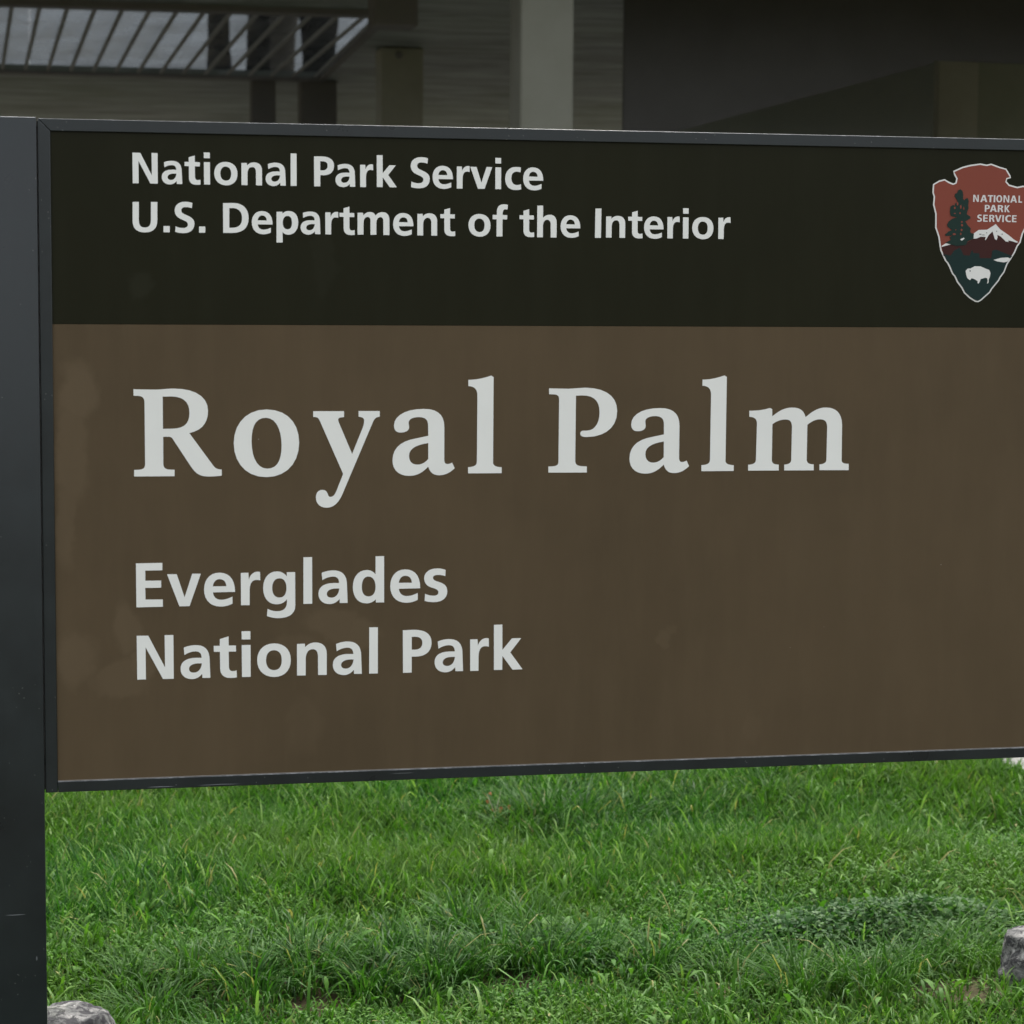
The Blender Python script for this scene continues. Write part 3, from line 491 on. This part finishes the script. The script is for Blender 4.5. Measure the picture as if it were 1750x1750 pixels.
def build_sign():
    s = empty('park_sign', (.95, SY, 0)); off = (.95, SY, 0)
    tag(s, 'large dark brown park sign with white lettering in a dark metal frame', 'sign')
    mt = M['metal']
    # posts
    for (xa, xb) in ((-.112, .0172), (2.018, 2.147)):
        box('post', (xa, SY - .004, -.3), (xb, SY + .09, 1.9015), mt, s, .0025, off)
    # frame, mitred at the corners
    X0, X1, Z0, Z1 = .0192, 2.016, .7162, 1.8999; t = .0212
    xi0, xi1, zi0, zi1 = X0 + t, X1 - t, Z0 + .0195, Z1 - t
    g = .0004
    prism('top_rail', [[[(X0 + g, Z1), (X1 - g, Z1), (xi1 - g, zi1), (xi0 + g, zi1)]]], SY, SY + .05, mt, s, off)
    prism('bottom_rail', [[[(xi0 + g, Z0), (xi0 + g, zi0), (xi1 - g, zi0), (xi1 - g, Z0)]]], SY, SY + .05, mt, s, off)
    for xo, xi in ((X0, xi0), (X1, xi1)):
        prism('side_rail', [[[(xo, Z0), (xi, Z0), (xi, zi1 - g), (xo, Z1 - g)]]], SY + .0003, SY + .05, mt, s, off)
    for o in s.children:
        if 'rail' in o.name:
            md = o.modifiers.new('bevel', 'BEVEL'); md.width = .0012; md.segments = 2; md.limit_method = 'ANGLE'; md.angle_limit = R(40)
            o.data.shade_smooth(); o.data.set_sharp_from_angle(angle=R(40))
    box('mounting_strip', (.010, SY + .012, Z0 + .004), (.026, SY + .03, Z1 - .004), M['dark_post'], s, 0, off)
    zb = 1.5456
    yf = SY + .0045
    hp = box('header_panel', (xi0 - .006, yf, zb + .0003), (xi1 + .006, yf + .006, zi1 + .006), M['dark'], s, 0, off)
    bp = box('name_panel', (xi0 - .006, yf + .0002, zi0 - .006), (xi1 + .006, yf + .006, zb - .0003), M['brown'], s, 0, off)
    box('back_sheet', (xi0 - .006, yf + .02, zi0 - .006), (xi1 + .006, yf + .024, zi1 + .006), mt, s, 0, off)
    for ln, (bz, cap, chars) in LINES.items():
        par = hp if ln in ('L1', 'L2') else bp
        for ch, x in chars:
            prism('letter', sample(GLYPH[ch], cap / 1000, cap / 1000, x, bz), yf - .0006, yf + .001, M['white'], par, off)
    box('ledge_highlight', (xi0, yf - .0015, zi0 + .0002), (xi1, yf - .0002, zi0 + .0012), M['lit_ledge'], s, 0, off)  # added pale strip, the lit ledge put into its colour
    # arrowhead emblem
    em = prism('arrowhead_emblem', [[EMB['outer']]], yf - .0004, yf + .001, M['e_white'], s, off)
    L = 0
    def lay(name, pts, mat, k): prism(name, [[pts]], yf - .0004 - .0003 * k, yf - .0003 * k + .0001, mat, em, off)
    lay('sky_field', EMB['red'], M['e_red'], 1)
    lay('mountain_range', EMB['maroon'], M['e_maroon'], 2)
    lay('meadow', EMB['green'], M['e_green'], 3)
    lay('snow_cap', EMB['snow'], M['e_white'], 4)
    lay('snow_field', EMB['snow2'], M['e_white'], 4)
    lay('lake', EMB['lake'], M['e_white'], 4)
    lay('conifer', EMB['tree'], M['e_tree'], 5)
    prism('conifer_gaps', [[g_] for g_ in EMB['gaps']], yf - .0004 - .0003 * 6, yf - .0003 * 6 + .0001, M['e_red'], em, off)
    prism('rock_marks', [[g_] for g_ in EMB['dots']], yf - .0004 - .0003 * 6, yf - .0003 * 6 + .0001, M['e_green'], em, off)
    lay('snow_patch', EMB['snow3'], M['e_white'], 6)
    lay('bison', EMB['bison'], M['e_white'], 4)
    lay('bison_eye', EMB['eye'], M['e_green'], 5)
    for ch, x, z, wd, h in EMB['text']:
        src = CAPS.get(ch) or GLYPH[ch]
        xs = [float(q.split(',')[0].strip('MLC')) for q in src.split() if ',' in q]
        prism('letter', sample(src, wd / (max(xs) - min(xs)), h / 1000, x - min(xs) * wd / (max(xs) - min(xs)), z, 5), yf - .0004 - .0006, yf - .0003, M['e_text'], em, off)
build_sign()

# ---------------------------------------------------------------- rocks
def rock(name, c, r, zs, label, seed, box_=0):
    bm = bmesh.new(); bmesh.ops.create_icosphere(bm, subdivisions=5, radius=1)
    for v in bm.verts:
        p = v.co.copy(); d = 1 + .16 * noise.noise(p * 1.3 + Vector((seed, 0, 0))) + .07 * noise.noise(p * 4 + Vector((0, seed, 0))) + .03 * noise.noise(p * 11 + Vector((seed, seed, 0)))
        q = Vector((p.x * r[0], p.y * r[1], p.z * r[2])) * d
        if box_:
            hr = math.hypot(p.x, p.y); k = min(1.9, (1 - abs(p.z) ** 5) ** .2 / max(hr, .12)) if hr > 0 else 1; k = 1 + (k - 1) * box_; q.x *= k; q.y *= k
        top = r[2] * zs
        if q.z > top: q.z = top + (q.z - top) * .22 + .006 * noise.noise(Vector((q.x * 30, q.y * 30, seed)))
        v.co = q + q.normalized() * (.006 * noise.noise(q * 22 + Vector((seed, 0, 0))) + .003 * noise.noise(q * 60))
    me = bpy.data.meshes.new(name); bm.to_mesh(me); bm.free(); me.shade_smooth()
    o = link(name, me, M['rock']); o.location = c; tag(o, label, 'rock', 'edging stones at the foot of the sign'); return o
rock('limestone_rock', (.045, 4.78, .012), (.125, .11, .15), .70, 'low grey rock with black lichen at the foot of the left post', 1.3)
rock('limestone_rock', (2.338, 4.98, .002), (.133, .115, .16), .72, 'grey flat-topped rock cut off by the right edge of the photo', 5.1, .42)

# ---------------------------------------------------------------- dried weed with orange leaves
def dried_weed(x, y, h):
    s = empty('dried_weed', (x, y, float(gh(np.array([x]), np.array([y]))[0])))
    tag(s, 'small dried twig with curled orange brown leaves in the grass', 'dead plant')
    def stem(a, b, r):
        a, b = Vector(a), Vector(b); d = (b - a).normalized(); u = d.orthogonal().normalized(); v = d.cross(u); vs = []
        for p, rr in ((a, r), (b, r * .6)):
            for k in range(5): vs.append(p + (u * math.cos(k * 1.2566) + v * math.sin(k * 1.2566)) * rr)
        link('stem', mesh('stem', vs, [(k, (k + 1) % 5, 5 + (k + 1) % 5, 5 + k) for k in range(5)] + [(4, 3, 2, 1, 0), (5, 6, 7, 8, 9)]), M['twig'], s)
    stem((0, 0, 0), (.004, 0, h * .55), .0018); stem((.004, 0, h * .5), (-.02, .01, h), .0012); stem((.004, 0, h * .55), (.02, 0, h * 1.05), .0012)
    stem((0, 0, h * .15), (-.03, 0, h * .5), .0012); stem((.02, 0, h * .4), (.045, -.01, h * .62), .001)
    for k, (dx, dz) in enumerate([(-.012, h * 1.0), (-.022, h * .82), (-.008, h * .6), (.02, h * .62), (.045, h * .66), (.056, h * .58), (.048, h * .5)]):
        vs = []; sz = random.uniform(.007, .012); a = random.uniform(0, 6)
        for i in range(4):
            t = i / 3; wv = (.3, 1, .8, .05)[i] * sz * .5
            for sg in (-1, 1): vs.append((dx + math.cos(a) * (t - .5) * sz * 1.6 - math.sin(a) * wv * sg, -.004 * k * .3 + wv * sg * .4, dz + math.sin(a) * (t - .5) * sz * 1.6 + math.cos(a) * wv * sg + .004 * math.sin(t * 3)))
        link('leaf', mesh('leaf', vs, [(2 * i, 2 * i + 1, 2 * i + 3, 2 * i + 2) for i in range(3)]), M['dead_leaf'], s)
dried_weed(1.345, 6.72, .125)

# ---------------------------------------------------------------- pavilion behind the sign
def build_pavilion():
    s = empty('open_pavilion', (3, 18, 0)); off = (3, 18, 0)
    tag(s, 'dim open pavilion with a slatted skylight and square columns behind the sign', 'building')
    cz = lambda y: 3.4 - .0276 * (y - 15)
    def slab(name, x0, x1, y0, y1, mat, z=0.0, th=.04):
        vs = [(x - off[0], y - off[1], cz(y) + z + dz) for dz in (0, th) for (x, y) in ((x0, y0), (x1, y0), (x1, y1), (x0, y1))]
        return link(name, mesh(name, vs, [(0, 3, 2, 1), (4, 5, 6, 7), (0, 1, 5, 4), (1, 2, 6, 5), (2, 3, 7, 6), (3, 0, 4, 7)]), mat, s)
    SX0, SX1, SY0, SY1 = -2.2, 2.26, 15.04, 18.5
    XA, XB, YA, YB = -7.0, 12.0, 10.9, 25.5
    # ceiling in four pieces around the opening
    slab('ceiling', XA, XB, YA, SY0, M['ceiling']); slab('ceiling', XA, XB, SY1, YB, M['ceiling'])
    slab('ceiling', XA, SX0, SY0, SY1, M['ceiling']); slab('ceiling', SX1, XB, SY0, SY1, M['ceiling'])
    # skylight: edge frame, slats, panes
    slab('skylight_frame', SX0, SX1, SY0 - .14, SY0, M['dark_post'], -.035, .034)
    slab('skylight_frame', SX0, SX1, SY1, SY1 + .16, M['dark_post'], -.022, .021)
    slab('skylight_frame', SX1, SX1 + .05, SY0 - .14, SY1 + .16, M['dark_post'], -.022, .021)
    for k in range(-11, 15):
        xa = -.174 + .1717 * k
        vs = []
        for (y, dx) in ((SY0, .10), (SY1, .0)):
            for (u, v) in ((-.013, -.006), (.013, -.006), (.013, .009), (-.013, .009)):
                vs.append((min(xa + dx, SX1 - .02) + u - off[0], y - off[1], cz(y) + v))
        link('slat', mesh('slat', vs, [(0, 1, 5, 4), (1, 2, 6, 5), (2, 3, 7, 6), (3, 0, 4, 7), (3, 2, 1, 0), (4, 5, 6, 7)]), M['slat'], s)
    x = SX0; n = 4; wd = (SX1 - SX0) / n
    for i in range(n): slab('glass_pane', SX0 + i * wd + (-.1 if i == 0 else .0005), SX0 + (i + 1) * wd + (.1 if i == n - 1 else 0), SY0 - .1, SY1 + .1, M['glass'], .042, .006)
    # columns: front pair, inner ones
    def column(x0, x1, y0, y1, mat, ztop=None, name='column'):
        return box(name, (x0, y0, 0), (x1, y1, (cz((y0 + y1) / 2) if ztop is None else ztop) - .002), mat, s, .008, off, 1)
    column(2.352, 2.615, 11.2, 11.47, M['column'])
    column(-1.3, -1.04, 11.2, 11.47, M['column'])
    column(6.0, 6.26, 11.2, 11.47, M['column'])
    column(2.472, 2.777, 16.6, 16.86, M['dim_column'])
    column(6.552, 6.866, 16.3, 16.6, M['dim_column'])
    column(-1.2, -.9, 16.6, 16.86, M['dim_column'])
    column(1.75, 1.94, 18.68, 18.85, M['dark_post'], name='dark_post')
    column(2.146, 2.43, 18.68, 18.95, M['dark_post'], name='dark_post')
    box('shade_block', (2.04, 14.0, 3.203), (2.31, 14.25, cz(14.25) - .002), M['dark_post'], s, .01, off, 1)  # added dark block, stands in for a soft shadow above the column
    # light fitting plate on the inner column
    bm = bmesh.new(); bmesh.ops.create_cone(bm, cap_ends=True, segments=20, radius1=.028, radius2=.022, depth=.03, matrix=Matrix.Rotation(R(90), 4, 'X'))
    me = bpy.data.meshes.new('bolt_cap'); bm.to_mesh(me); bm.free(); o = link('bolt_cap', me, M['dark_post'], s); o.location = (2.60 - 3, 16.585 - 18, 3.30)
    # walls
    prism('dark_wall', [[[(3.33, 0), (3.33, 3.46), (9.5, 3.46), (9.5, 2.98), (5.8, 2.98), (5.2, 2.985), (5.17, 2.96), (3.49, 2.50), (3.49, 0)]]], 13.0, 13.03, M['dark_wood'], s, off)
    box('inner_wall', (4.15, 15.6, 0), (6.24, 15.8, cz(15.8) - .01), M['dim_wall'], s, 0, off)
    box('end_wall', (6.9, 16.42, 0), (11.8, 16.6, cz(16.6) - .01), M['back_wall'], s, 0, off)
    box('floor_slab', (XA, YA, -.1), (XB, YB, .06), M['concrete'], s, 0, off)
    box('roof_fascia', (XA, YA - .03, 3.40), (XB, YA - .001, 3.72), M['dark_post'], s, 0, off)
build_pavilion()

# ---------------------------------------------------------------- palms beyond the pavilion
def palm(x, y, r, h, bark, label, seed):
    rnd = random.Random(seed); s = empty('palm_tree', (x, y, 0)); tag(s, label, 'palm tree', 'palm trunks seen through the skylight')
    vs, fs = [], []; N = 14; K = 40
    for i in range(K + 1):
        z = h * i / K; rr = r * (1 + .10 * math.sin(z * 5.1 + seed) + .06 * math.sin(z * 13 + seed * 2)); ox = .04 * math.sin(z * .8 + seed)
        for k in range(N): a = 2 * math.pi * k / N; vs.append((ox + rr * math.cos(a), rr * math.sin(a), z))
    for i in range(K):
        for k in range(N): fs.append((i * N + k, i * N + (k + 1) % N, (i + 1) * N + (k + 1) % N, (i + 1) * N + k))
    link('trunk', mesh('trunk', vs, fs, True), bark, s)
    vs, fs = [], []
    for f in range(16):
        a = f * 2.4 + seed; up = rnd.uniform(.1, 1.1); L = rnd.uniform(2.0, 2.7); d = Vector((math.cos(a), math.sin(a), 0)); sd_ = Vector((-d.y, d.x, 0))
        for i in range(26):
            t = (i + 1) / 26; p = Vector((0, 0, h)) + d * (L * t) + Vector((0, 0, up * L * t - 1.5 * t * t * L * .8))
            ln = .55 * math.sin(math.pi * min(1, t * .9 + .1)) + .08
            for sg in (-1, 1):
                b = len(vs); q = p + sd_ * sg * ln + d * .18 + Vector((0, 0, -ln * .35)); vs += [p, p + d * .035, q]; fs.append((b, b + 1, b + 2))
    link('crown', mesh('crown', vs, fs), M['frond'], s)
palm(1.955, 24, .115, 7.5, M['bark'], 'dark palm trunk, leftmost of the trunks seen through the skylight slats', 1)
palm(2.36, 24.1, .125, 8.0, M['bark'], 'thin dark palm trunk just left of the tan trunk, through the skylight', 2)
palm(2.60, 24.6, .17, 7.8, M['tan_bark'], 'tan palm trunk seen between two dark trunks through the skylight', 3)
palm(2.90, 24, .18, 8.4, M['bark'], 'broadest dark palm trunk, right of the tan trunk through the skylight', 4)
